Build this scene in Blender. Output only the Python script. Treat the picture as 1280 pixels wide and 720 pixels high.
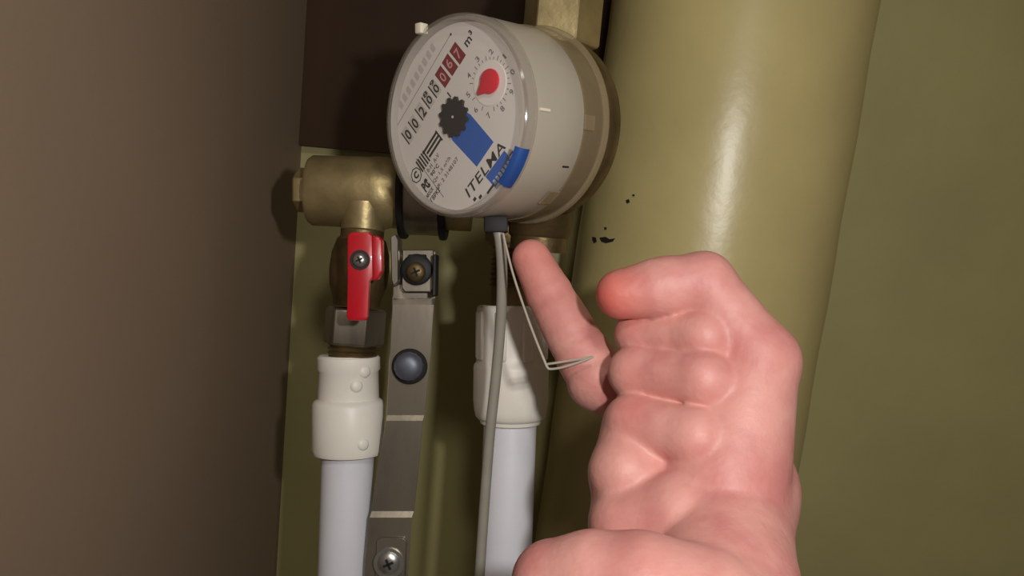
import bpy, bmesh, math, random
import numpy as np
from mathutils import Vector, Matrix

for o in list(bpy.data.objects):
    bpy.data.objects.remove(o)
SC = bpy.context.scene
COL = SC.collection
random.seed(4)

# ------------------------------------------------------------------ camera
FPX = 1000.0                                   # focal length in pixels of a 1280 x 720 frame
PITCH, ROLL = math.radians(6), math.radians(5)
CAM = Vector((0, 0, 1.2))
FW = Vector((0, math.cos(PITCH), -math.sin(PITCH)))
r0 = Vector((1, 0, 0)); u0 = Vector((0, math.sin(PITCH), math.cos(PITCH)))
RT = r0 * math.cos(ROLL) + u0 * math.sin(ROLL)
UP = -r0 * math.sin(ROLL) + u0 * math.cos(ROLL)
cam = bpy.data.cameras.new('camera'); camo = bpy.data.objects.new('camera', cam); COL.objects.link(camo)
cam.sensor_width = 36; cam.lens = 36 * FPX / 1280
cam.clip_start = 0.005; cam.clip_end = 20
M3 = Matrix((RT, UP, -FW)).transposed()
camo.matrix_world = Matrix.Translation(CAM) @ M3.to_4x4()
SC.camera = camo

def P(px, py, d):
    """point seen at pixel px,py of the 1280x720 frame, d millimetres deep"""
    d *= .001
    return CAM + RT * ((px - 640) / FPX * d) + UP * ((360 - py) / FPX * d) + FW * d
MM = .001

# ------------------------------------------------------------------ world, lamp, exposure
W = bpy.data.worlds.new('room_ambient'); SC.world = W; W.use_nodes = True
W.node_tree.nodes['Background'].inputs[0].default_value = (1.0, .86, .70, 1)
W.node_tree.nodes['Background'].inputs[1].default_value = .09
L = bpy.data.lights.new('overhead_fill', 'AREA'); L.shape = 'DISK'; L.size = .11; L.energy = 2.6  # unseen fill light added from above, the torch is the main source
L.color = (1, .93, .84)
lo = bpy.data.objects.new('overhead_fill', L); COL.objects.link(lo)
lo.location = CAM + RT * .10 - FW * .75 + UP * .66
lo.rotation_euler = (P(620, 330, 330) - lo.location).to_track_quat('-Z', 'Y').to_euler()
T = bpy.data.lights.new('phone_torch', 'AREA'); T.shape = 'DISK'; T.size = .016; T.energy = .62; T.color = (1, .965, .93)
to = bpy.data.objects.new('phone_torch', T); COL.objects.link(to)
to.location = CAM + RT * .072 + UP * .035 - FW * .01
to.rotation_euler = (P(640, 330, 330) - to.location).to_track_quat('-Z', 'Y').to_euler()
SC.view_settings.view_transform = 'Standard'; SC.view_settings.look = 'None'
SC.view_settings.gamma = 1; SC.view_settings.use_curve_mapping = False
SC.view_settings.exposure = .02

# ------------------------------------------------------------------ materials
def srgb(r, g, b):
    f = lambda c: (c / 255 / 12.92) if c / 255 <= .04045 else ((c / 255 + .055) / 1.055) ** 2.4
    return (f(r), f(g), f(b), 1)
def mat(name, col, rough=.5, metal=0, spec=.5, var=.0, vscale=40, bump=0, bscale=200, col2=None, stretch=None,
        sss=0, trans=0, coat=0, alpha=1, rvar=0):
    m = bpy.data.materials.new(name); m.use_nodes = True
    nt = m.node_tree; b = nt.nodes['Principled BSDF']
    b.inputs['Base Color'].default_value = col
    b.inputs['Roughness'].default_value = rough
    b.inputs['Metallic'].default_value = metal
    b.inputs['Specular IOR Level'].default_value = spec
    b.inputs['Coat Weight'].default_value = coat
    b.inputs['Transmission Weight'].default_value = trans
    b.inputs['Alpha'].default_value = alpha
    if sss:
        b.inputs['Subsurface Weight'].default_value = sss
        b.inputs['Subsurface Radius'].default_value = (1, .35, .2)
        b.inputs['Subsurface Scale'].default_value = .0018
    tc = nt.nodes.new('ShaderNodeTexCoord'); mp = nt.nodes.new('ShaderNodeMapping')
    nt.links.new(tc.outputs['Object'], mp.inputs[0])
    if stretch: mp.inputs['Scale'].default_value = stretch
    if var or col2:
        n = nt.nodes.new('ShaderNodeTexNoise'); n.inputs['Scale'].default_value = vscale; n.inputs['Detail'].default_value = 6
        nt.links.new(mp.outputs[0], n.inputs['Vector'])
        mr = nt.nodes.new('ShaderNodeMapRange'); mr.inputs[1].default_value = .35; mr.inputs[2].default_value = .68
        nt.links.new(n.outputs['Fac'], mr.inputs[0])
        mx = nt.nodes.new('ShaderNodeMix'); mx.data_type = 'RGBA'
        c2 = col2 or tuple(c * (1 - var) for c in col[:3]) + (1,)
        mx.inputs[6].default_value = col; mx.inputs[7].default_value = c2
        nt.links.new(mr.outputs[0], mx.inputs[0]); nt.links.new(mx.outputs[2], b.inputs['Base Color'])
        if rvar:
            m2 = nt.nodes.new('ShaderNodeMapRange'); m2.inputs[3].default_value = rough; m2.inputs[4].default_value = rough + rvar
            nt.links.new(mr.outputs[0], m2.inputs[0]); nt.links.new(m2.outputs[0], b.inputs['Roughness'])
    if bump:
        n = nt.nodes.new('ShaderNodeTexNoise'); n.inputs['Scale'].default_value = bscale; n.inputs['Detail'].default_value = 4
        nt.links.new(mp.outputs[0], n.inputs['Vector'])
        bp = nt.nodes.new('ShaderNodeBump'); bp.inputs['Strength'].default_value = bump; bp.inputs['Distance'].default_value = .001
        nt.links.new(n.outputs['Fac'], bp.inputs['Height']); nt.links.new(bp.outputs[0], b.inputs['Normal'])
    return m
def clear_mat(name, tint, amount, rough=.08):
    """thin clear plastic: lets light straight through, reflects by fresnel, slightly milky"""
    m = bpy.data.materials.new(name); m.use_nodes = True; nt = m.node_tree
    nt.nodes.remove(nt.nodes['Principled BSDF'])
    out = nt.nodes['Material Output']
    tr = nt.nodes.new('ShaderNodeBsdfTransparent'); tr.inputs[0].default_value = (.97, .97, .96, 1)
    df = nt.nodes.new('ShaderNodeBsdfDiffuse'); df.inputs[0].default_value = tint
    gl = nt.nodes.new('ShaderNodeBsdfGlossy'); gl.inputs['Roughness'].default_value = rough
    m1 = nt.nodes.new('ShaderNodeMixShader'); m1.inputs[0].default_value = amount
    nt.links.new(tr.outputs[0], m1.inputs[1]); nt.links.new(df.outputs[0], m1.inputs[2])
    lw = nt.nodes.new('ShaderNodeLayerWeight'); pw = nt.nodes.new('ShaderNodeMath'); pw.operation = 'POWER'; pw.inputs[1].default_value = 5
    fr = nt.nodes.new('ShaderNodeMath'); fr.operation = 'MULTIPLY_ADD'; fr.inputs[1].default_value = .9; fr.inputs[2].default_value = .04
    nt.links.new(lw.outputs['Facing'], pw.inputs[0]); nt.links.new(pw.outputs[0], fr.inputs[0])
    m2 = nt.nodes.new('ShaderNodeMixShader')
    nt.links.new(fr.outputs[0], m2.inputs[0]); nt.links.new(m1.outputs[0], m2.inputs[1]); nt.links.new(gl.outputs[0], m2.inputs[2])
    nt.links.new(m2.outputs[0], out.inputs[0])
    return m

MT = dict(
    olive=mat('olive_wall_paint', srgb(158, 150, 100), .55, var=.12, vscale=14, bump=.25, bscale=90),
    taupe=mat('taupe_wall_paint', srgb(132, 113, 92), .7, var=.06, vscale=9, bump=.1, bscale=200),
    riser=mat('olive_gloss_paint', srgb(178, 164, 112), .34, var=.10, vscale=22, bump=.35, bscale=60),
    shade_panel=mat('brown_painted_shade', srgb(56, 38, 22), .7, spec=.2, var=.25, vscale=30, bump=.15, bscale=80, stretch=(1, 1, .2)),
    chip=mat('chipped_paint_dark', srgb(22, 18, 14), .8),
    brass=mat('dull_brass', srgb(186, 168, 122), .42, metal=.75, var=.35, vscale=70, bump=.12, bscale=400),
    brass_dark=mat('tarnished_brass', srgb(120, 100, 66), .45, metal=.7, var=.45, vscale=90, bump=.3, bscale=300),
    steel=mat('scratched_steel', srgb(178, 168, 152), .25, metal=.85, var=.6, vscale=45, rvar=.2, bump=.08, bscale=150, stretch=(1, 1, .35)),
    zinc=mat('zinc_screw', srgb(190, 190, 186), .3, metal=.9, var=.2, vscale=200),
    blue_zinc=mat('bluish_bolt', srgb(112, 116, 130), .48, metal=.6, var=.3, vscale=120),
    rubber=mat('black_rubber', srgb(18, 17, 17), .6),
    slot=mat('dark_recess', srgb(20, 18, 16), .8),
    red=mat('red_enamel', srgb(190, 16, 34), .35, var=.12, vscale=80, coat=.3),
    pp=mat('white_polypropylene', srgb(236, 232, 221), .42, var=.06, vscale=50, sss=.15, bump=.06, bscale=120),
    pipe=mat('bluish_white_pipe', srgb(222, 223, 230), .45, var=.05, vscale=40, sss=.1),
    cable=mat('grey_cable_sheath', srgb(148, 144, 132), .45, var=.12, vscale=90),
    plug=mat('dark_purple_plug', srgb(20, 13, 20), .65),
    wire=mat('steel_wire', srgb(225, 220, 205), .3, metal=.55),
    housing=mat('frosted_grey_plastic', srgb(176, 168, 152), .38, var=.06, vscale=30, sss=.1, bump=.03, bscale=90),
    rimgrey=mat('dial_rim_grey', srgb(168, 160, 152), .5),
    cream=mat('cream_plastic', srgb(226, 216, 196), .5),
    dial=mat('dial_white', srgb(226, 219, 214), .5, var=.02, vscale=60),
    dial2=mat('subdial_white', srgb(236, 229, 224), .45),
    ink=mat('black_ink', srgb(30, 26, 28), .6),
    ink_grey=mat('grey_ink', srgb(120, 112, 110), .6),
    faint=mat('faint_print', srgb(196, 189, 184), .6),
    window=mat('counter_wheel_white', srgb(205, 197, 190), .5),
    redwin=mat('counter_wheel_red', srgb(126, 22, 34), .5),
    redink=mat('counter_digit_pale', srgb(205, 150, 150), .5),
    blue=mat('blue_print', srgb(32, 92, 182), .45),
    blue_refraction=mat('painted_blue_refraction', srgb(30, 74, 146), .55, var=.2, vscale=120),
    pale=mat('pale_print', srgb(190, 205, 228), .5),
    black=mat('black_star_wheel', srgb(22, 18, 22), .45),
    pointer=mat('red_pointer', srgb(222, 20, 48), .4),
    clear=clear_mat('clear_cover', srgb(205, 198, 190), .07, .10),
    clear_rim=clear_mat('clear_rim', srgb(190, 180, 168), .22, .12),
    clear_ring=clear_mat('clear_rear_ring', srgb(168, 150, 118), .38, .15),
)

# ------------------------------------------------------------------ mesh helpers
WL = {}                                        # world location of every object built
def empty(name, loc, label, cat, group=None):
    o = bpy.data.objects.new(name, None); COL.objects.link(o); o.empty_display_size = .01
    o.location = loc; WL[o.name] = Vector(loc)
    o['label'] = label; o['category'] = cat
    if group: o['group'] = group
    return o
def tag(o, label, cat, kind=None):
    o['label'] = label; o['category'] = cat
    if kind: o['kind'] = kind
    return o
def obj(name, vf, m, parent=None, smooth=True, label=None, origin=None, angle=40):
    vs, fs = vf
    vs = [Vector(v) for v in vs]
    c = Vector(origin) if origin is not None else sum(vs, Vector()) / len(vs)
    me = bpy.data.meshes.new(name); me.from_pydata([v - c for v in vs], [], fs); me.update()
    bm = bmesh.new(); bm.from_mesh(me); bmesh.ops.recalc_face_normals(bm, faces=bm.faces); bm.to_mesh(me); bm.free()
    me.materials.append(MT[m] if isinstance(m, str) else m)
    if smooth:
        for p in me.polygons: p.use_smooth = True
        me.set_sharp_from_angle(angle=math.radians(angle))
    o = bpy.data.objects.new(name, me); COL.objects.link(o)
    WL[o.name] = c
    if parent is not None:
        o.parent = parent; o.location = c - WL[parent.name]
    else: o.location = c
    if label: o['label'] = label
    return o
def join(*ms):
    V, F = [], []
    for v, f in ms:
        k = len(V); V += list(v); F += [[i + k for i in q] for q in f]
    return V, F
def frame(ax, ref=None):
    z = Vector(ax).normalized()
    r = Vector(ref) if ref is not None else (Vector((0, 0, 1)) if abs(z.z) < .9 else Vector((1, 0, 0)))
    x = (r - z * r.dot(z)).normalized(); y = z.cross(x)
    return x, y, z
def lathe(org, ax, prof, n=48, closed=False, ref=None):
    """prof: (radius mm, distance mm along ax)"""
    x, y, z = frame(ax, ref); org = Vector(org)
    V, F, rows = [], [], []
    for r, s in prof:
        if r < 1e-6:
            rows.append([len(V)] * n); V.append(org + z * s * MM)
        else:
            k = len(V); rows.append([k + i for i in range(n)])
            for i in range(n):
                a = 2 * math.pi * i / n
                V.append(org + (x * math.cos(a) + y * math.sin(a)) * r * MM + z * s * MM)
    R = rows + ([rows[0]] if closed else [])
    for a, b in zip(R, R[1:]):
        for i in range(n):
            j = (i + 1) % n
            q = [a[i], a[j], b[j], b[i]]
            q = [v for t, v in enumerate(q) if v not in q[:t]]
            if len(q) > 2: F.append(q)
    return V, F
def smooth_path(pts, sub=8):
    pts = [Vector(p) for p in pts]; out = []
    e = [pts[0] * 2 - pts[1]] + pts + [pts[-1] * 2 - pts[-2]]
    for i in range(1, len(e) - 2):
        a, b, c, d = e[i - 1:i + 3]
        for k in range(sub):
            t = k / sub
            out.append(.5 * ((2 * b) + (c - a) * t + (2 * a - 5 * b + 4 * c - d) * t * t + (3 * b - a - 3 * c + d) * t ** 3))
    out.append(pts[-1]); return out
def tube(pts, r, n=12):
    pts = [Vector(p) for p in pts]; V, F = [], []
    rr = r if isinstance(r, (list, tuple)) else [r] * len(pts)
    t = (pts[1] - pts[0]).normalized(); x, y, _ = frame(t)
    for i, p in enumerate(pts):
        t = (pts[min(i + 1, len(pts) - 1)] - pts[max(i - 1, 0)]).normalized()
        x = (x - t * x.dot(t)).normalized(); y = t.cross(x)
        for k in range(n):
            a = 2 * math.pi * k / n
            V.append(p + (x * math.cos(a) + y * math.sin(a)) * rr[i] * MM)
    for i in range(len(pts) - 1):
        for k in range(n):
            F.append([i * n + k, i * n + (k + 1) % n, (i + 1) * n + (k + 1) % n, (i + 1) * n + k])
    F.append(list(range(n))[::-1]); F.append([(len(pts) - 1) * n + k for k in range(n)])
    return V, F
def prism(poly, nrm, t):
    """poly: world points in a plane, thickened by t mm along nrm"""
    n = len(poly); V = [Vector(p) for p in poly] + [Vector(p) + Vector(nrm) * t * MM for p in poly]
    F = [list(range(n))[::-1], list(range(n, 2 * n))]
    for i in range(n): F.append([i, (i + 1) % n, n + (i + 1) % n, n + i])
    return V, F
def bevel(vf, w, seg=2):
    me = bpy.data.meshes.new('tmp'); me.from_pydata([Vector(v) for v in vf[0]], [], vf[1])
    bm = bmesh.new(); bm.from_mesh(me); bmesh.ops.recalc_face_normals(bm, faces=bm.faces)
    ed = [e for e in bm.edges if len(e.link_faces) == 2 and e.calc_face_angle(0) > .6]
    bmesh.ops.bevel(bm, geom=ed, offset=w * MM, segments=seg, affect='EDGES', profile=.5)
    bm.to_mesh(me); bm.free()
    r = ([v.co.copy() for v in me.vertices], [list(p.vertices) for p in me.polygons])
    bpy.data.meshes.remove(me); return r
def box(c, x, y, z, hx, hy, hz):
    c, x, y, z = Vector(c), Vector(x), Vector(y), Vector(z)
    q = [c - x * hx * MM - y * hy * MM, c + x * hx * MM - y * hy * MM, c + x * hx * MM + y * hy * MM, c - x * hx * MM + y * hy * MM]
    return prism([p - z * hz * MM for p in q], z, 2 * hz)
def hexnut(org, ax, r, s0, s1, ch=1.2, hole=0, ref=None):
    return lathe(org, ax, [(hole, s0), (r - ch, s0), (r, s0 + ch), (r, s1 - ch), (r - ch, s1), (hole, s1)], 6, False, ref)

# ------------------------------------------------------------------ the setting: a plumbing niche
def slab(name, a, b, m, label, cat):
    a, b = Vector(a), Vector(b); c = (a + b) / 2; h = (b - a) / 2 * 1000
    return tag(obj(name, box(c, (1, 0, 0), (0, 1, 0), (0, 0, 1), h.x, h.y, h.z), m, smooth=False), label, cat, 'structure')
slab('wall_back', (-.125, .455, .55), (.40, .50, 1.85), 'olive', 'olive painted wall at the back behind all the pipes', 'wall')
slab('wall_left', (-.165, -.02, .55), (-.125, .50, 1.85), 'taupe', 'brown-grey painted side wall left of the valve with the red lever', 'wall')
slab('wall_right', (.40, .10, .55), (.44, .50, 1.85), 'taupe', 'brown-grey side wall at the far right end of the niche', 'wall')
slab('shade_board_1', (-.125, .449, 1.222), (.115, .455, 1.85), 'shade_panel', 'added dark brown board standing in for shade on the back wall behind the water meter', 'shade_panel')  # added board, its dark brown stands in for the shadow behind the meter

# ------------------------------------------------------------------ big painted riser at the right
VZ = Vector((0, 0, 1))
ra = P(870, 360, 402)
RR = 62
RAX = (VZ + RT * .045).normalized()
ax0 = ra - RAX * .40
riser = obj('riser_pipe', lathe(ax0, RAX, [(RR - 4, 0), (RR, 0)] + [(RR + .35 * math.sin(k * 1.7), 20 + k * 20) for k in range(38)] + [(RR, 790), (RR - 4, 790)], 96),
            'riser', smooth=True)
tag(riser, 'thick glossy olive-painted vertical riser pipe behind the hand, with small black paint chips', 'pipe')
def on_riser(px, py):
    d = (P(px, py, 100) - CAM).normalized()
    dp = d - RAX * d.dot(RAX); q = CAM - ra; q = q - RAX * q.dot(RAX); r = (RR + .2) * MM
    a = dp.dot(dp); b = 2 * q.dot(dp); c = q.dot(q) - r * r
    t = (-b - math.sqrt(max(b * b - 4 * a * c, 0))) / (2 * a)
    return CAM + d * t
def chip(pts):
    w = [on_riser(*p) for p in pts]; c = sum(w, Vector()) / len(w)
    n = c - ra; n = (n - RAX * n.dot(RAX)).normalized()
    obj('paint_chip', prism([p - n * .0002 for p in w], n, .45), 'chip', riser, smooth=False)
for pts in ([(750, 297), (757, 296), (762, 299), (769, 298), (766, 302), (758, 304), (752, 302)],
            [(741, 296), (745, 297), (746, 302), (743, 304), (741, 300)],
            [(790, 332), (794, 331), (797, 334), (793, 338)],
            [(783, 250), (786, 249), (787, 253), (784, 254)],
            [(756, 284), (758, 284), (758, 287), (756, 287)],
            [(791, 243), (793, 243), (793, 245), (791, 245)]):
    chip(pts)

# ------------------------------------------------------------------ water meter
C0 = P(561, 145, 285)                          # centre of the cover's front
v = (C0 - CAM).normalized()
phi = math.radians(7.5)
u = -(RT * math.cos(phi)) + UP * math.sin(phi); u = (u - v * u.dot(v)).normalized()
TILT = math.radians(46)
N = (-v * math.cos(TILT) + u * math.sin(TILT)).normalized()      # dial faces this way
meter = empty('water_meter', C0 - N * .045, 'round water meter with white dial, clear cover and grey plastic housing', 'water meter')
DZ = -5.0                                       # dial depth below the cover front
DC = C0 + N * DZ * MM
def D(px, py, lift=0.0):
    """pixel -> point on the dial plane"""
    d = (P(px, py, 100) - CAM).normalized(); c = DC + N * lift * MM
    return CAM + d * ((c - CAM).dot(N) / d.dot(N))
e1 = (D(571, 68) - D(511, 167)).normalized(); e2 = N.cross(e1).normalized()
def on_dial(c, poly, lift=.05):                # poly in mm, along e1,e2
    return [c + e1 * x * MM + e2 * y * MM + N * lift * MM for x, y in poly]
def rect(w, h, cx=0, cy=0): return [(cx - w / 2, cy - h / 2), (cx + w / 2, cy - h / 2), (cx + w / 2, cy + h / 2), (cx - w / 2, cy + h / 2)]
_txt = {}
def text_vf(s, c, w, h, rot=0, bold=0.0, lift=.06, shear=0):
    cu = bpy.data.curves.new('t', 'FONT'); cu.body = s; cu.extrude = .02; cu.space_character = 1.1; cu.offset = bold; cu.shear = shear; cu.resolution_u = 3
    t = bpy.data.objects.new('t', cu); COL.objects.link(t)
    bpy.context.view_layer.update()
    me = bpy.data.meshes.new_from_object(t.evaluated_get(bpy.context.evaluated_depsgraph_get()))
    vs = np.array([q.co[:] for q in me.vertices]); fs = [list(p.vertices) for p in me.polygons]
    bpy.data.objects.remove(t); bpy.data.curves.remove(cu); bpy.data.meshes.remove(me)
    lo_, hi = vs.min(0), vs.max(0); mid = (lo_ + hi) / 2
    sx = w / (hi[0] - lo_[0]) if w else h / (hi[1] - lo_[1]); sy = h / (hi[1] - lo_[1])
    a1 = e1 * math.cos(rot) + e2 * math.sin(rot); a2 = -e1 * math.sin(rot) + e2 * math.cos(rot)
    return [c + a1 * ((p[0] - mid[0]) * sx * MM) + a2 * ((p[1] - mid[1]) * sy * MM) + N * ((lift + (p[2] > 0) * .05) * MM) for p in vs], fs
dial = obj('dial', lathe(DC, N, [(0, -1.2), (33.4, -1.2), (33.4, 0), (0, 0)], 96), 'dial', meter, label='white printed dial')
def pr(name, vf, m, label=None): return obj(name, vf, m, dial, smooth=False, label=label)
def print_poly(name, c, poly, m, lift=.05, label=None): return pr(name, prism(on_dial(c, poly, 0), N, lift), m, label)
# counter windows
win = [(510, 169), (518.5, 155), (527, 139), (535.5, 124.5), (544, 110.5), (553.5, 96), (562.5, 81), (572, 66.5)]
digs = ['0', '0', '2', '0', '0', '0', '6', '7']
for i, ((x, y), s) in enumerate(zip(win, digs)):
    c = D(x, y); redw = i > 4
    print_poly('number_window', c, rect(4.3 if redw else 4.0, 7.6 if redw else 6.8), 'redwin' if redw else 'window', .06)
    if redw:
        pr('digit', text_vf(s, c + e2 * (.6 - .8 * (i % 2)) * MM, 2.3, 4.0, 0, .01, .08), 'redink')
    else:
        print_poly('window_edge', c, rect(.55, 6.4, -1.85, .2), 'ink', .09)
        pr('digit', text_vf(s, c + e1 * .35 * MM - e2 * (0 if i < 2 else .5) * MM, 2.5, 4.6 if i < 3 else 3.6, 0, .02, .08), 'ink')
        if i > 2: pr('digit', text_vf('8' if i == 3 else '9', c + e1 * .35 * MM + e2 * 2.6 * MM, 2.5, 2.0, 0, .02, .08), 'ink')
pr('unit_mark', text_vf('m³', D(586, 48), 5.2, 3.6, 0, .015), 'ink')
# long rule above the counter and faint serial print
a, b = D(563.5, 43), D(497, 157)
pr('rule_line', prism([a, b, b + e2 * .2 * MM, a + e2 * .2 * MM], N, .06), 'ink_grey')
print_poly('rule_dot', D(563.5, 43), rect(.8, .8), 'ink', .06)
for k in range(9):
    t = k / 8; print_poly('faint_character', D(541 - 40 * t, 60 + 71 * t), [(-1.1, -1.6), (1.0, -1.6), (1.2, 1.5), (.2, 1.8), (-1.0, 1.2)], 'faint', .05)
# black star wheel
sc = D(568.5, 146.5); star = []
for k in range(48):
    r = 7.3 if k % 4 in (0, 1) else 6.1; t = 2 * math.pi * k / 48; star.append((r * math.cos(t), r * math.sin(t)))
obj('star_wheel', prism(on_dial(sc, star, .1), N, 1.0), 'black', dial, smooth=False, label='black toothed flow indicator wheel')
print_poly('wheel_axle', sc + N * 1.1 * MM, [(.5 * math.cos(k), .5 * math.sin(k)) for k in np.arange(0, 6.28, .7)], 'window', .15)
print_poly('index_mark', D(561.5, 118.5), rect(.55, 2.6), 'ink', .06)
# blue fields and maker's name
pr('blue_field', prism([D(578, 137), D(588, 143), D(617, 177.5), D(596, 208.5), D(566, 176), D(562, 168)], N, .05), 'blue', 'blue printed field')
pr('lettering', text_vf('ITELMA', D(606, 212), 24.5, 3.7, math.atan2((D(625.5, 184) - D(583.5, 242)).dot(e2), (D(625.5, 184) - D(583.5, 242)).dot(e1)), .007, .07, .12), 'ink', 'black maker lettering')
pr('blue_field', prism([D(630.5, 188), D(645, 206), D(621, 237), D(607, 221)], N, .05), 'blue', 'blue printed band')
for k in range(7):
    t = k / 6; print_poly('small_letter', D(639.5 - 21 * t, 199 + 28 * t), [(-.6, -.9), (.5, -.9), (.65, .2), (.2, .9), (-.6, .8)], 'pale', .09)
for x, y, w, h in ((593.5, 249, 1.5, 1.2), (600.5, 246, 1.6, 1.1), (613, 236.5, 4.2, .9), (639, 192, 2.2, .6)):
    print_poly('printed_dash', D(x, y), rect(w, h), 'ink', .06)
# striped logo
lc = D(538, 188)
print_poly('logo_bar', lc, rect(10.5, 1.0, 1.6, 2.2), 'ink'); print_poly('logo_bar', lc, rect(9, 1.0, 2.4, .5), 'ink')
print_poly('logo_bar', lc, rect(9, 1.0, 2.4, -1.3), 'ink'); print_poly('logo_bar', lc, rect(.7, 5.2, 7.0, .3), 'ink')
for k in range(5): print_poly('logo_stripe', lc, rect(.75, 5.6, -3.0 - 1.35 * k, .2), 'ink')
print_poly('rule_line', D(537, 222), rect(.25, 21.0), 'ink_grey')
# approval marks
def ringpoly(r, n, off=0): return [(r * math.cos(2 * math.pi * k / n + off), r * math.sin(2 * math.pi * k / n + off)) for k in range(n)]
hc = D(520.5, 219)
def ringmesh(c, ro, ri, n, off=0, t=.06):
    a = on_dial(c, ringpoly(ro, n, off), t); b = on_dial(c, ringpoly(ri, n, off), t)
    return a + b, [[i, (i + 1) % n, n + (i + 1) % n, n + i] for i in range(n)]
pr('approval_mark', ringmesh(hc, 3.1, 2.65, 8), 'ink'); pr('approval_mark', text_vf('C', hc, 2.4, 2.9, 0, .05), 'ink')
gc = D(532.5, 231.5)
pr('approval_mark', text_vf('PC', gc, 3.8, 4.2, 0, .05), 'ink'); pr('approval_mark', text_vf('T', gc + e1 * 1.2 * MM, 1.6, 2.2, 0, .05), 'ink')
for s, x, y, w, h, m in (('B-H  A-V', 541.5, 203.5, 8.5, 1.7, 'ink_grey'), ('90°C', 543.5, 212.5, 5.5, 1.7, 'ink'), ('Qn 1,5 m³/h', 552.5, 212.5, 12.5, 1.7, 'ink_grey'),
                         ('№: 2 3148107', 559, 217, 15.5, 1.7, 'ink_grey'), ('МОСК', 537.5, 240.5, 4.6, 1.6, 'ink'), ('ГВРК2', 544, 243.5, 6.2, 1.9, 'ink')):
    pr('small_print', text_vf(s, D(x, y), w, h, 0, .015), m)
# small sub-dial with red pointer
sd = D(612.5, 104.5)
pr('sub_dial', prism(on_dial(sd, ringpoly(7.6, 40), 0), N, .25), 'dial2', 'small round sub-dial')
hx = (D(640, 104) - D(590, 104)).normalized(); hy = N.cross(hx)
for k in range(30):
    t = 2 * math.pi * k / 30; dr = hx * math.cos(t) + hy * math.sin(t); tn = N.cross(dr)
    l = 1.6 if k % 3 == 0 else .9
    if math.degrees(t) > 190 and math.degrees(t) < 300 and k % 3: continue
    q = [sd + dr * 8.2 * MM + tn * .14 * MM, sd + dr * (8.2 + l) * MM + tn * .14 * MM, sd + dr * (8.2 + l) * MM - tn * .14 * MM, sd + dr * 8.2 * MM - tn * .14 * MM]
    pr('tick_mark', prism(q, N, .06), 'ink_grey')
for k in range(10):
    t = math.radians(165 + (k - 4) * 36); p = sd + (hx * math.cos(t) + hy * math.sin(t)) * 10.8 * MM
    pr('sub_dial_digit', text_vf(str(k), p, .7 if k == 1 else 1.5, 2.1, 0, .01), 'ink_grey')
tip = D(599.5, 119); rc = D(614.5, 102); td = (tip - rc).normalized(); tp = N.cross(td)
pol = []
for k in range(17):
    a = math.radians(-125 + 250 * k / 16); pol.append(rc - td * math.cos(a) * 4.3 * MM + tp * math.sin(a) * 4.3 * MM)
ln = (tip - rc).length
pol += [rc + td * ln * .55 + tp * 2.0 * MM, rc + td * ln * .97 + tp * .5 * MM, rc + td * ln * .97 - tp * .5 * MM, rc + td * ln * .55 - tp * 2.0 * MM]
obj('pointer', bevel(prism([p + N * .6 * MM for p in pol], N, .9), .25, 2), 'pointer', dial, label='red teardrop pointer')
# cup wall, clear cover, housing, rear ring, brass base
obj('dial_rim', lathe(C0, N, [(33.4, DZ - .5), (33.6, DZ + .6), (34.6, -2.6), (34.9, -2.6), (34.9, DZ - .5)], 96, True), 'rimgrey', meter)
obj('cover', lathe(C0, N, [(0, 0), (20, 0), (32.2, -.15), (33.6, -.45)], 96), 'clear', meter, label='clear plastic cover')
obj('cover_rim', lathe(C0, N, [(33.6, -.45), (34.9, -.7), (35.7, -1.5), (36.1, -2.8), (36.2, -6.0), (35.5, -6.0), (35.2, -3.2), (34.6, -1.8), (33.6, -1.2)], 96, True), 'clear_rim', meter, label='clear rounded cover edge')
hs = obj('housing', lathe(C0, N, [(34.95, -3.2), (35.5, -6.0), (36.0, -6.2), (36.1, -7.5), (36.3, -20), (36.6, -31), (36.2, -32), (34, -32)], 96), 'housing', meter, label='frosted grey plastic housing')
obj('rear_ring', lathe(C0, N, [(36.0, -31.2), (37.1, -31.6), (37.3, -33), (37.2, -42), (38.4, -42.4), (38.8, -43.4), (38.4, -44.6), (36.5, -44.8), (36.2, -44)], 96), 'clear_ring', meter, label='clear amber-tinted rear ring')
base = obj('brass_base', lathe(C0, N, [(34.6, -31.5), (34.6, -43), (35.4, -44.5), (35, -47), (36.4, -49), (36.4, -55), (34, -58), (28, -62), (20, -66), (0, -67)], 80), 'brass_dark', meter, label='tarnished brass meter body')
SX, SY, SZ = frame(N, RT)                      # side of the housing facing the camera
def on_side(deg, s, r):
    a = math.radians(deg); return C0 + (SX * math.cos(a) + SY * math.sin(a)) * r * MM + N * s * MM
def side_patch(d0, d1, s0, s1, r, t, n=8):
    V, F = [], []
    for rr in (r, r + t):
        for s in (s0, s1):
            for k in range(n + 1): V.append(on_side(d0 + (d1 - d0) * k / n, s, rr))
    m = n + 1
    for k in range(n):
        F += [[k, k + 1, m + k + 1, m + k], [2 * m + k, 3 * m + k, 3 * m + k + 1, 2 * m + k + 1], [k, 2 * m + k, 2 * m + k + 1, k + 1], [m + k, m + k + 1, 3 * m + k + 1, 3 * m + k]]
    F += [[0, m, 3 * m, 2 * m], [n, 2 * m + n, 3 * m + n, m + n]]
    return V, F
def side_deg(px, py, r=36.3):                  # angle and depth on the housing side for a pixel
    best = None
    for dg in np.arange(-110, 110, .5):
        for s in np.arange(-45, 0, .5):
            p = on_side(dg, s, r) - CAM; z = p.dot(FW)
            e = (640 + FPX * p.dot(RT) / z - px) ** 2 + (360 - FPX * p.dot(UP) / z - py) ** 2
            nn = (on_side(dg, s, r + 1) - on_side(dg, s, r)).dot(p)
            if nn < 0 and (best is None or e < best[0]): best = (e, dg, s)
    return best[1], best[2]
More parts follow.
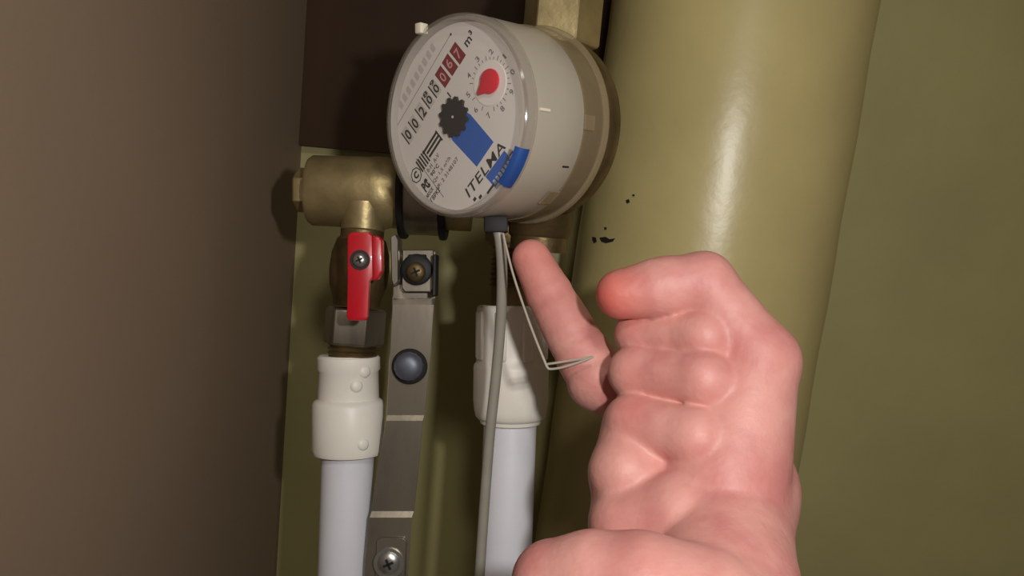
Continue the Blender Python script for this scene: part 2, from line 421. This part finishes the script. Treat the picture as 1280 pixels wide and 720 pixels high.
dg, s = side_deg(681, 137)
obj('moulded_tick', side_patch(dg - .7, dg + .7, s - 2.6, s + 2.6, 36.1, .5), 'cream', hs)
dg, s = side_deg(736, 153, 37.2)
obj('ring_tab', side_patch(dg - 4, dg + 4, s - 3, s + 2.5, 37.0, .7), 'clear_ring', base)
dg, s = side_deg(688, 247, 37.2)
obj('ring_tab', side_patch(dg - 5, dg + 5, s - 2.5, s + 3.5, 37.0, .7), 'clear_ring', base)
dg, s = side_deg(707, 209, 36.5)
obj('housing_mark', side_patch(dg - .5, dg + .5, s - 1.8, s + 1.8, 36.2, .45), 'ink', hs)
# blue patch on the cover edge, painting the dial band's refraction
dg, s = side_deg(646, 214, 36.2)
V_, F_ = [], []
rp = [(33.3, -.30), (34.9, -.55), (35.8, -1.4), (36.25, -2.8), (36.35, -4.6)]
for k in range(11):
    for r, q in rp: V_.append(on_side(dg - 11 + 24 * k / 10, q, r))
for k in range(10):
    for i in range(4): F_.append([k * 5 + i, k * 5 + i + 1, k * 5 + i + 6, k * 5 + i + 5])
obj('refraction_patch', (V_, F_), 'blue_refraction', hs, label='blue patch imitating the dial band refracted in the cover edge')
# hinge lug behind the far rim
obj('hinge_lug', bevel(box(P(527, 36, 293), SX, SY, N, 1.6, 1.9, 2.0), .5), 'cream', meter, label='cream plastic hinge lug')
# vertical brass through-body of the meter
MB = C0 - N * .058
tb = lathe(MB - VZ * .050, VZ, [(0, 0), (11.5, 0), (11.5, 6), (12.5, 7), (13.5, 18), (19, 26), (21, 50), (19, 74), (13.5, 82), (12.5, 90), (11.5, 91), (11.5, 96), (0, 96)], 48)
obj('through_body', tb, 'brass_dark', meter, label='tarnished brass pipe body')

# ------------------------------------------------------------------ fittings above and below the meter
up0 = MB + VZ * .042
t = empty('pipe_union', up0, 'dull brass union nut and tailpiece rising above the water meter', 'pipe fitting')
obj('tailpiece', lathe(up0, VZ, [(8, -2), (12.2, -2), (12.2, 60), (11.4, 62), (12.2, 64), (12.2, 200), (8, 200)], 48), 'brass', t)
nb = bevel(hexnut(up0 + RT * 0.001, VZ, 16.0, -9, 16, 1.0, 8, Vector((.35, -1, 0))), .4, 1)
obj('union_nut', nb, 'brass', t, angle=25)
dn0 = P(640, 382, 352) + VZ * .040
t2 = empty('pipe_nipple', dn0 - VZ * .03, 'dark threaded brass nipple between the water meter and white coupling', 'pipe fitting')
prof = [(6, 0), (12.5, 0), (12.5, -14), (10.5, -15)] + [(11 - (k % 2) * .9, -16 - k * 1.1) for k in range(16)] + [(9.5, -44), (6, -44)]
obj('threaded_tube', lathe(dn0, VZ, prof, 40), 'brass_dark', t2)
obj('lock_nut', bevel(hexnut(dn0, VZ, 14.5, -13, -1, 1, 8), .4, 1), 'brass_dark', t2, angle=25)

# ------------------------------------------------------------------ white plastic pipes
def pp_pipe(top, mid, low, label, scale, knobs, prof, pr_):
    t = empty('plastic_pipe', mid, label, 'pipe')
    ax = (Vector(mid) - Vector(top)).normalized()
    cp = obj('coupling', lathe(top, ax, prof, 48), 'pp', t, label='ivory white coupling')
    a2 = (Vector(low) - Vector(mid)).normalized(); ln = 1000 * (Vector(low) - Vector(mid)).length
    obj('pipe', lathe(mid, a2, [(pr_ - 3, -18), (pr_, -18), (pr_, ln + 60), (pr_ - 3, ln + 60)], 48), 'pipe', t, label='bluish white pipe')
    return t, cp, ax
D2 = 352
top = P(640, 382, D2); mid = P(638, 524, D2); low = P(630, 722, D2 - 6)
pf = [(8, 0), (14.3, 0), (15.2, .8), (15.4, 2), (15.3, 12), (15.0, 13), (15.2, 22), (15.6, 25), (16.4, 26), (16.6, 27.5), (16.5, 42), (16.0, 46), (15.4, 48.5), (14.4, 49.6), (13.6, 50), (13.3, 51.5), (12.4, 52.0), (8, 52)]
t, cp, ax = pp_pipe(top, mid, low, 'white plastic pipe with stepped coupling standing below the water meter', 1, None, pf, 11.6)
fx = -FW
for k in range(8):
    a = 2 * math.pi * k / 8 + .3; x, y, z = frame(ax, RT); d = x * math.cos(a) + y * math.sin(a)
    obj('grip_rib', bevel(box(Vector(top) + ax * .013 + d * .0152, d, ax.cross(d), ax, .9, 2.6, 10.5), .5, 1), 'pp', cp)
top = P(436, 444, D2); mid = P(435, 566, D2); low = P(430, 722, D2)
pf = [(8, 0), (12.6, 0), (13.6, 1), (13.7, 6), (13.0, 7), (13.3, 19), (14.9, 20), (15.6, 21.5), (15.7, 41), (15.0, 43), (12, 43.6), (8, 43.6)]
t, cp, ax = pp_pipe(top, mid, low, 'white plastic pipe with knobbed coupling below the red lever valve', 1, None, pf, 11.4)
for (px, py, r) in ((461, 549, 15.5), (452, 479, 13.2), (461, 462, 13.2)):
    c = P(px, py, D2); s = (c - Vector(top)).dot(ax); o = Vector(top) + ax * s
    lat = (px - 435.5) * D2 / 1000; d = (RT * lat - FW * math.sqrt(max(r * r - lat * lat, 1))).normalized()
    obj('moulded_knob', lathe(o + d * (r - .6) * MM, d, [(0, 1.6), (1.6, 1.5), (2.5, .9), (2.9, 0)], 20), 'pp', cp)

# ------------------------------------------------------------------ brass manifold running left to right
m0 = P(388, 238, 356); m1 = P(590, 246, 356); max_ = (m1 - m0).normalized(); mlen = (m1 - m0).length * 1000
man = empty('brass_manifold', (m0 + m1) / 2, 'horizontal dull brass manifold tube left of the water meter', 'manifold')
mt = obj('tube', lathe(m0, max_, [(0, 0), (14.5, 0), (15.6, 1.5), (15.8, mlen - 45), (16.1, mlen - 43), (16.1, mlen - 38), (15.4, mlen - 36), (15.4, mlen), (0, mlen)], 64), 'brass', man)
obj('end_plug', bevel(hexnut(m0, max_, 10, -6, 1, .8, 0), .3, 1), 'brass', man, angle=25)
br = P(455, 262, 350)
obj('outlet_neck', lathe(br, -VZ, [(9.5, -4), (9.5, 9), (8, 9)], 40), 'brass', man)

# ------------------------------------------------------------------ ball valve with red lever
vt = P(454, 280, 350); vb = P(440, 452, 350); vax = (vb - vt).normalized()
bv = empty('ball_valve', vb, 'small ball valve with red lever under the brass manifold', 'valve')
body = obj('valve_body', lathe(vt, vax, [(6, -1), (8.2, -1), (8.4, 2), (9.4, 3), (9.4, 6), (10.6, 7), (12.4, 13), (13.0, 20), (12.4, 27), (10.4, 33), (10.2, 36), (6, 36)], 48), 'brass_dark', bv)
obj('valve_nut', bevel(hexnut(vt, vax, 13.4, 37, 53, .9, 7, RT), .4, 1), 'steel', bv, angle=25)
obj('thread_end', lathe(vt, vax, [(6, 52)] + [(10.8 - .8 * (k % 2), 53 + k) for k in range(9)] + [(6, 62)], 40), 'brass_dark', bv)
hc_ = P(450, 325, 318)
obj('stem', lathe(hc_ + FW * .022, -FW, [(0, 0), (5, 0), (5, 12), (3.6, 13), (3.6, 22), (0, 22)], 24), 'brass_dark', bv)
def cam_poly(pts, d): return [P(x, y, d) for x, y in pts]
hp = bevel(prism(cam_poly([(434, 294), (439, 290), (460, 290), (466, 294), (466, 346), (462, 352), (460, 396), (457, 401), (436, 401), (433, 396), (434, 352), (434, 300)], 317), FW, 2.6), .7, 2)
handle = obj('handle', hp, 'red', bv, label='red enamelled lever')
obj('stop_tab', bevel(prism(cam_poly([(462, 296), (472, 294), (478, 300), (478, 338), (472, 350), (462, 351)], 321), FW, 6), .8, 2), 'red', handle)
def screw(c, ax, r, parent, m='zinc', cross=True, rot=.4):
    ax = Vector(ax).normalized()
    h = obj('screw', lathe(c, ax, [(r * .6, -3), (r * .6, 0), (r, 0), (r * .97, .7), (r * .75, 1.5), (r * .4, 1.9), (0, 2.0)], 28), m, parent)
    if cross is not None and WLdepth(parent) < 2:
        x, y, z = frame(ax, RT)
        for k in range(2):
            a = rot + k * math.pi / 2; d = x * math.cos(a) + y * math.sin(a)
            obj('cross_slot', box(Vector(c) + ax * .0018, d, ax.cross(d), ax, r * .48, r * .11, .25), 'slot', h, smooth=False)
    return h
def WLdepth(o):
    n = 0
    while o is not None: n += 1; o = o.parent
    return n
screw(P(450, 325, 317), -FW, 3.0, bv)
obj('washer', lathe(P(450, 325, 317), -FW, [(0, -.2), (4.0, -.2), (4.0, .35), (0, .35)], 28), 'rubber', bv)

# ------------------------------------------------------------------ steel mounting bracket
bk = empty('mounting_bracket', P(488, 700, 340), 'bent shiny steel mounting strip with pipe clamp, screws and bolt', 'bracket')
def ribbon(rows, th):
    """rows: (left px, right px, y, depth)"""
    V, F = [], []
    n = len(rows)
    for off in (0, th):
        for (xl, xr, y, d) in rows: V += [P(xl, y, d + off), P(xr, y, d + off)]
    for i in range(n - 1):
        a = 2 * i; b = 2 * n + 2 * i
        F += [[a, a + 1, a + 3, a + 2], [b, b + 2, b + 3, b + 1], [a, a + 2, b + 2, b], [a + 1, b + 1, b + 3, a + 3]]
    F += [[0, 2 * n, 2 * n + 1, 1], [2 * n - 2, 2 * n - 1, 4 * n - 1, 4 * n - 2]]
    return V, F
rows = [(492, 545, 314, 342), (491, 545, 368, 341.5), (490, 544.5, 373, 341.2), (490, 543, 381, 340.0), (490, 542, 393, 340.0), (487, 539, 440, 340.5),
        (483, 531, 519, 341.5), (482, 529, 526, 340.5), (473, 524, 580, 341), (464, 518, 639, 341.8), (461.5, 515.5, 647, 340.7), (456, 511, 700, 341.2), (450, 506, 790, 342)]
strip = obj('strip', bevel(ribbon(rows, 1.6), .25, 1), 'steel', bk, label='bent polished steel strip', angle=12)
cc = m0 + max_ * ((P(531, 243, 356) - m0).dot(max_))
obj('clamp_band', lathe(cc, max_, [(16.3, -7.5), (18.0, -7.5), (18.0, 7.5), (16.3, 7.5)], 64, True), 'steel', bk, label='steel clamp band')
for s in (-1, 1):
    obj('rubber_liner', lathe(cc, max_, [(16.0, s * 7.4), (19.6, s * 7.4), (20, s * 8.2), (20, s * 9.6), (19.4, s * 10.4), (16.0, s * 10.4)], 64, True), 'rubber', bk, label='black rubber clamp liner')
# folded tab below the clamp
obj('clamp_tab', bevel(prism(cam_poly([(503, 312), (542, 312), (543, 360), (538, 365), (506, 365), (502, 360)], 336), FW, 1.6), .4, 1), 'steel', bk)
obj('bracket_cheek', bevel(prism(cam_poly([(488, 296), (494, 292), (498, 300), (498, 352), (492, 358), (489, 350)], 330), FW, 12), .4, 1), 'steel', bk)
obj('bracket_cheek', bevel(prism(cam_poly([(541, 318), (546, 318), (545, 370), (540, 370)], 331), FW, 10), .4, 1), 'rubber', bk)
obj('washer', lathe(P(521, 337, 335.5), -FW, [(0, -.5), (6.6, -.5), (6.6, .8), (5.6, 1.6), (0, 1.6)], 30), 'rubber', bk, label='black washer')
obj('tension_loop', bevel(prism(cam_poly([(510, 318), (533, 318), (533, 330), (528, 334), (514, 334), (510, 330)], 334), FW, 1.2), .4, 1), 'slot', bk)
screw(P(520, 340, 333), -FW, 4.1, bk, 'brass_dark')
obj('bolt_recess', lathe(P(512, 458, 340.0), -FW, [(0, -1), (7.6, -1), (7.6, .3), (7.0, .9), (0, .9)], 32), 'slot', bk)
obj('bolt', lathe(P(511, 458, 338.6), -FW, [(0, -1), (6.2, -1), (6.2, 1.6), (5.6, 2.8), (3.8, 3.9), (2.0, 4.3), (0, 4.4)], 14), 'blue_zinc', bk, label='bluish zinc bolt head')
obj('lug', bevel(prism(cam_poly([(471, 676), (476, 673), (504, 674), (508, 678), (506, 735), (468, 735)], 339), FW, 1.4), .4, 1), 'steel', bk)
obj('washer', lathe(P(486, 704, 338.6), -FW, [(0, -.5), (6.4, -.5), (6.4, .5), (0, .5)], 30), 'zinc', bk)
screw(P(486, 704, 338.0), -FW, 4.8, bk)

# ------------------------------------------------------------------ grey sensor cable and the bent wire
cpts = [P(620, 282, 296), P(625, 300, 296), P(627.5, 340, 299), P(626, 400, 305), P(620, 470, 310), P(612.5, 540, 313), P(607, 610, 315), P(602, 680, 316), P(598, 740, 316), P(590, 840, 316)]
cb = empty('sensor_cable', cpts[-1], 'grey sheathed sensor cable hanging from the underside of the water meter', 'cable')
obj('sheath', tube(smooth_path(cpts, 8), 2.05, 16), 'cable', cb)
obj('plug', bevel(box(P(620, 281, 297), RT, -FW, UP, 4.4, 4.4, 3.0), .8, 2), 'plug', cb, label='dark purple plug')
wp = [P(629, 292, 291), P(632, 306, 290), P(642, 345, 286), P(658, 393, 281), P(670, 425, 277), P(681, 452, 274), P(684.5, 459.5, 273.4), P(689, 461.3, 273), P(704, 459, 271.5), P(722, 453.5, 270), P(739, 447.3, 268.5), P(741, 446.3, 268.4), P(738, 446.6, 269.2), P(715, 450.5, 271.5), P(690, 454.3, 273.2), P(684.5, 455.0, 273.8)]
tag(obj('bent_wire', tube(smooth_path(wp, 6), .42, 8), 'wire'), 'thin bent steel wire held by the hand, poked up beside the grey cable', 'wire')

# ------------------------------------------------------------------ the hand: one continuous surface from a distance field
def build_hand():
    def chain(pts, dips=()):
        return [(np.array(P(x, y, d)) * 1000, r) for x, y, d, r in pts], dips
    parts = [  # (chain, blend with what is already there in mm)
        (chain([(905, 610, 258, 22), (880, 540, 268, 19), (850, 520, 275, 17)]), 8),                         # palm
        (chain([(905, 620, 252, 20), (905, 735, 222, 20), (870, 860, 195, 25), (910, 1010, 160, 30), (1010, 1200, 125, 34)]), 10),       # heel, wrist, forearm
        (chain([(664, 323, 297, 7.2), (690, 374, 293, 8.8), (722, 432, 287, 9.9), (748, 474, 283, 10.8), (840, 525, 279, 12)], ((1.0, 1.0, .08), (1.12, .6, .04), (2.0, 1.2, .08), (1.85, .8, .05), (2.7, 1.2, .10))), 4),     # index
        (chain([(880, 480, 280, 10.5), (800, 418, 268, 7.9), (880, 422, 252, 8.2), (925, 450, 252, 7)]), .5),  # middle
        (chain([(880, 520, 276, 10.5), (794, 466, 261, 8.3), (880, 474, 246, 8.4), (925, 500, 246, 7)]), .5),   # ring
        (chain([(880, 560, 270, 11), (793, 528, 254, 8.7), (870, 547, 241, 8.8), (920, 570, 243, 8)]), .5),     # little finger
        (chain([(788, 545, 256, 8.8), (783, 590, 250, 11.3), (838, 594, 246, 6)]), 1.6),                     # flesh folded under it
        (chain([(784, 655, 243, 11.8), (850, 645, 238, 13), (900, 640, 240, 16)]), 1.0),                     # edge of the palm
        (chain([(786, 530, 259, 8.3), (777, 595, 256, 9.2), (773, 655, 249, 9.0)]), 3),
        (chain([(692, 728, 216, 11.5), (742, 726, 212, 12.6), (800, 735, 208, 14), (880, 765, 206, 17)]), .8),          # mound nearest the camera
        (chain([(905, 600, 246, 20), (948, 452, 252, 12.5), (880, 352, 258, 9.3), (828, 359, 259, 9.7), (776, 368, 260, 8.2)], ((3.05, .5, .12),)), .9),  # thumb
    ]
    allp = np.array([p for (c, _), _ in parts for p, r in c]); rad = 36
    lo_ = np.minimum(allp.min(0) - 16, allp.min(0)); hi = allp.max(0) + 16
    far = np.array(P(1010, 1200, 125)) * 1000; lo_ = np.minimum(lo_, far - 36); hi = np.maximum(hi, far + 36)
    h = 1.0
    ns = np.ceil((hi - lo_) / h).astype(int) + 1
    gx, gy, gz = [lo_[i] + h * np.arange(ns[i], dtype=np.float32) for i in range(3)]
    F = np.full(ns, 60, np.float32)
    for (c, dips), k in parts:
        pts = np.array([p for p, r in c]); rm = max(r for p, r in c) + 14
        i0 = np.clip(((pts.min(0) - rm - lo_) / h).astype(int), 0, None); i1 = np.minimum(((pts.max(0) + rm - lo_) / h).astype(int) + 2, ns)
        sl = tuple(slice(a, b) for a, b in zip(i0, i1))
        X, Y, Z = np.meshgrid(gx[sl[0]], gy[sl[1]], gz[sl[2]], indexing='ij')
        d = None
        for i in range(len(c) - 1):
            a, ra_ = c[i]; b, rb = c[i + 1]; ab = (b - a).astype(np.float32); L2 = float(ab @ ab)
            t = np.clip(((X - a[0]) * ab[0] + (Y - a[1]) * ab[1] + (Z - a[2]) * ab[2]) / L2, 0, 1)
            q = np.sqrt((X - a[0] - ab[0] * t) ** 2 + (Y - a[1] - ab[1] * t) ** 2 + (Z - a[2] - ab[2] * t) ** 2)
            r = ra_ + (rb - ra_) * t
            for (t0, dep, w) in dips: r = r - dep * np.exp(-((i + t - t0) / w) ** 2)
            s = q - r
            if d is None: d = s
            else:
                hh = np.maximum(3.0 - np.abs(d - s), 0) / 3.0; d = np.minimum(d, s) - hh * hh * 3.0 / 4
        f = F[sl]; hh = np.maximum(k - np.abs(f - d), 0) / k
        F[sl] = np.minimum(f, d) - hh * hh * k / 4
    # surface nets
    S = F < 0
    nx, ny, nz = ns
    corner = sum(S[i:nx - 1 + i, j:ny - 1 + j, k:nz - 1 + k].astype(np.int8) for i in (0, 1) for j in (0, 1) for k in (0, 1))
    cells = np.argwhere((corner > 0) & (corner < 8))
    idx = -np.ones((nx - 1, ny - 1, nz - 1), np.int64); idx[tuple(cells.T)] = np.arange(len(cells))
    acc = np.zeros((len(cells), 3)); cnt = np.zeros(len(cells))
    cor = [(i, j, k) for i in (0, 1) for j in (0, 1) for k in (0, 1)]
    for a in cor:
        for b in cor:
            if a < b and sum(abs(p - q) for p, q in zip(a, b)) == 1:
                fa = F[tuple((cells + a).T)]; fb = F[tuple((cells + b).T)]
                m = (fa < 0) != (fb < 0); t = np.where(m, fa / np.where(m, fa - fb, 1), 0)[:, None]
                p = np.array(a) + (np.array(b) - np.array(a)) * t
                acc[m] += p[m]; cnt += m
    V = (cells + acc / cnt[:, None]) * h + lo_
    faces = []
    for axn in range(3):
        o1, o2 = (axn + 1) % 3, (axn + 2) % 3
        s0 = [slice(None)] * 3; s1 = [slice(None)] * 3; s0[axn] = slice(0, -1); s1[axn] = slice(1, None)
        e = np.argwhere(S[tuple(s0)] != S[tuple(s1)])
        e = e[(e[:, o1] > 0) & (e[:, o2] > 0) & (e[:, o1] < ns[o1] - 1) & (e[:, o2] < ns[o2] - 1)]
        flip = S[tuple(e.T)]
        q = []
        for da, db in ((0, 0), (1, 0), (1, 1), (0, 1)):
            c = e.copy(); c[:, o1] -= da; c[:, o2] -= db; q.append(idx[tuple(c.T)])
        q = np.stack(q, 1); q[~flip] = q[~flip][:, ::-1]; faces.append(q[:, ::-1])
    Q = np.concatenate(faces)
    E = np.concatenate([Q[:, [i, (i + 1) % 4]] for i in range(4)])
    for it in range(2):
        s = np.zeros_like(V); n = np.zeros(len(V))
        for a, b in ((0, 1), (1, 0)):
            np.add.at(s, E[:, a], V[E[:, b]]); np.add.at(n, E[:, a], 1)
        V = V + (s / n[:, None] - V) * .5
    # flushed fingertips
    tips = [(762, 372, 258, 13), (790, 520, 250, 7), (664, 330, 297, 20), (795, 470, 256, 6)]
    fl = np.zeros(len(V))
    for x, y, d, r in tips:
        q = np.linalg.norm(V - np.array(P(x, y, d)) * 1000, axis=1); fl = np.maximum(fl, np.clip(1.25 - q / r, 0, 1) * (.9 if r == 13 else .35))
    return V / 1000, Q, fl
hv, hq, fl = build_hand()
org = np.array(P(850, 600, 250))
me = bpy.data.meshes.new('hand'); me.from_pydata((hv - org).tolist(), [], hq.tolist()); me.update()
at = me.color_attributes.new('flush', 'FLOAT_COLOR', 'POINT')
at.data.foreach_set('color', np.repeat(fl[:, None], 4, 1).astype(np.float32).ravel())
for p in me.polygons: p.use_smooth = True
skin = mat('skin', srgb(222, 160, 148), .52, sss=.3, bump=.22, bscale=420)
nt = skin.node_tree; b = nt.nodes['Principled BSDF']
an = nt.nodes.new('ShaderNodeVertexColor'); an.layer_name = 'flush'
nz = nt.nodes.new('ShaderNodeTexNoise'); nz.inputs['Scale'].default_value = 55; nz.inputs['Detail'].default_value = 5
tc = nt.nodes.new('ShaderNodeTexCoord'); nt.links.new(tc.outputs['Object'], nz.inputs['Vector'])
m1 = nt.nodes.new('ShaderNodeMix'); m1.data_type = 'RGBA'; m1.inputs[6].default_value = srgb(216, 156, 146); m1.inputs[7].default_value = srgb(200, 130, 124)
mr = nt.nodes.new('ShaderNodeMapRange'); mr.inputs[1].default_value = .4; mr.inputs[2].default_value = .65
nt.links.new(nz.outputs['Fac'], mr.inputs[0]); nt.links.new(mr.outputs[0], m1.inputs[0])
m2 = nt.nodes.new('ShaderNodeMix'); m2.data_type = 'RGBA'; m2.inputs[7].default_value = srgb(206, 96, 84)
nt.links.new(m1.outputs[2], m2.inputs[6]); nt.links.new(an.outputs[0], m2.inputs[0]); nt.links.new(m2.outputs[2], b.inputs['Base Color'])
me.materials.append(skin)
ho = bpy.data.objects.new('person_hand', me); COL.objects.link(ho); ho.location = org
tag(ho, 'bare right hand, fingers curled and one finger pointing up under the water meter', 'hand')
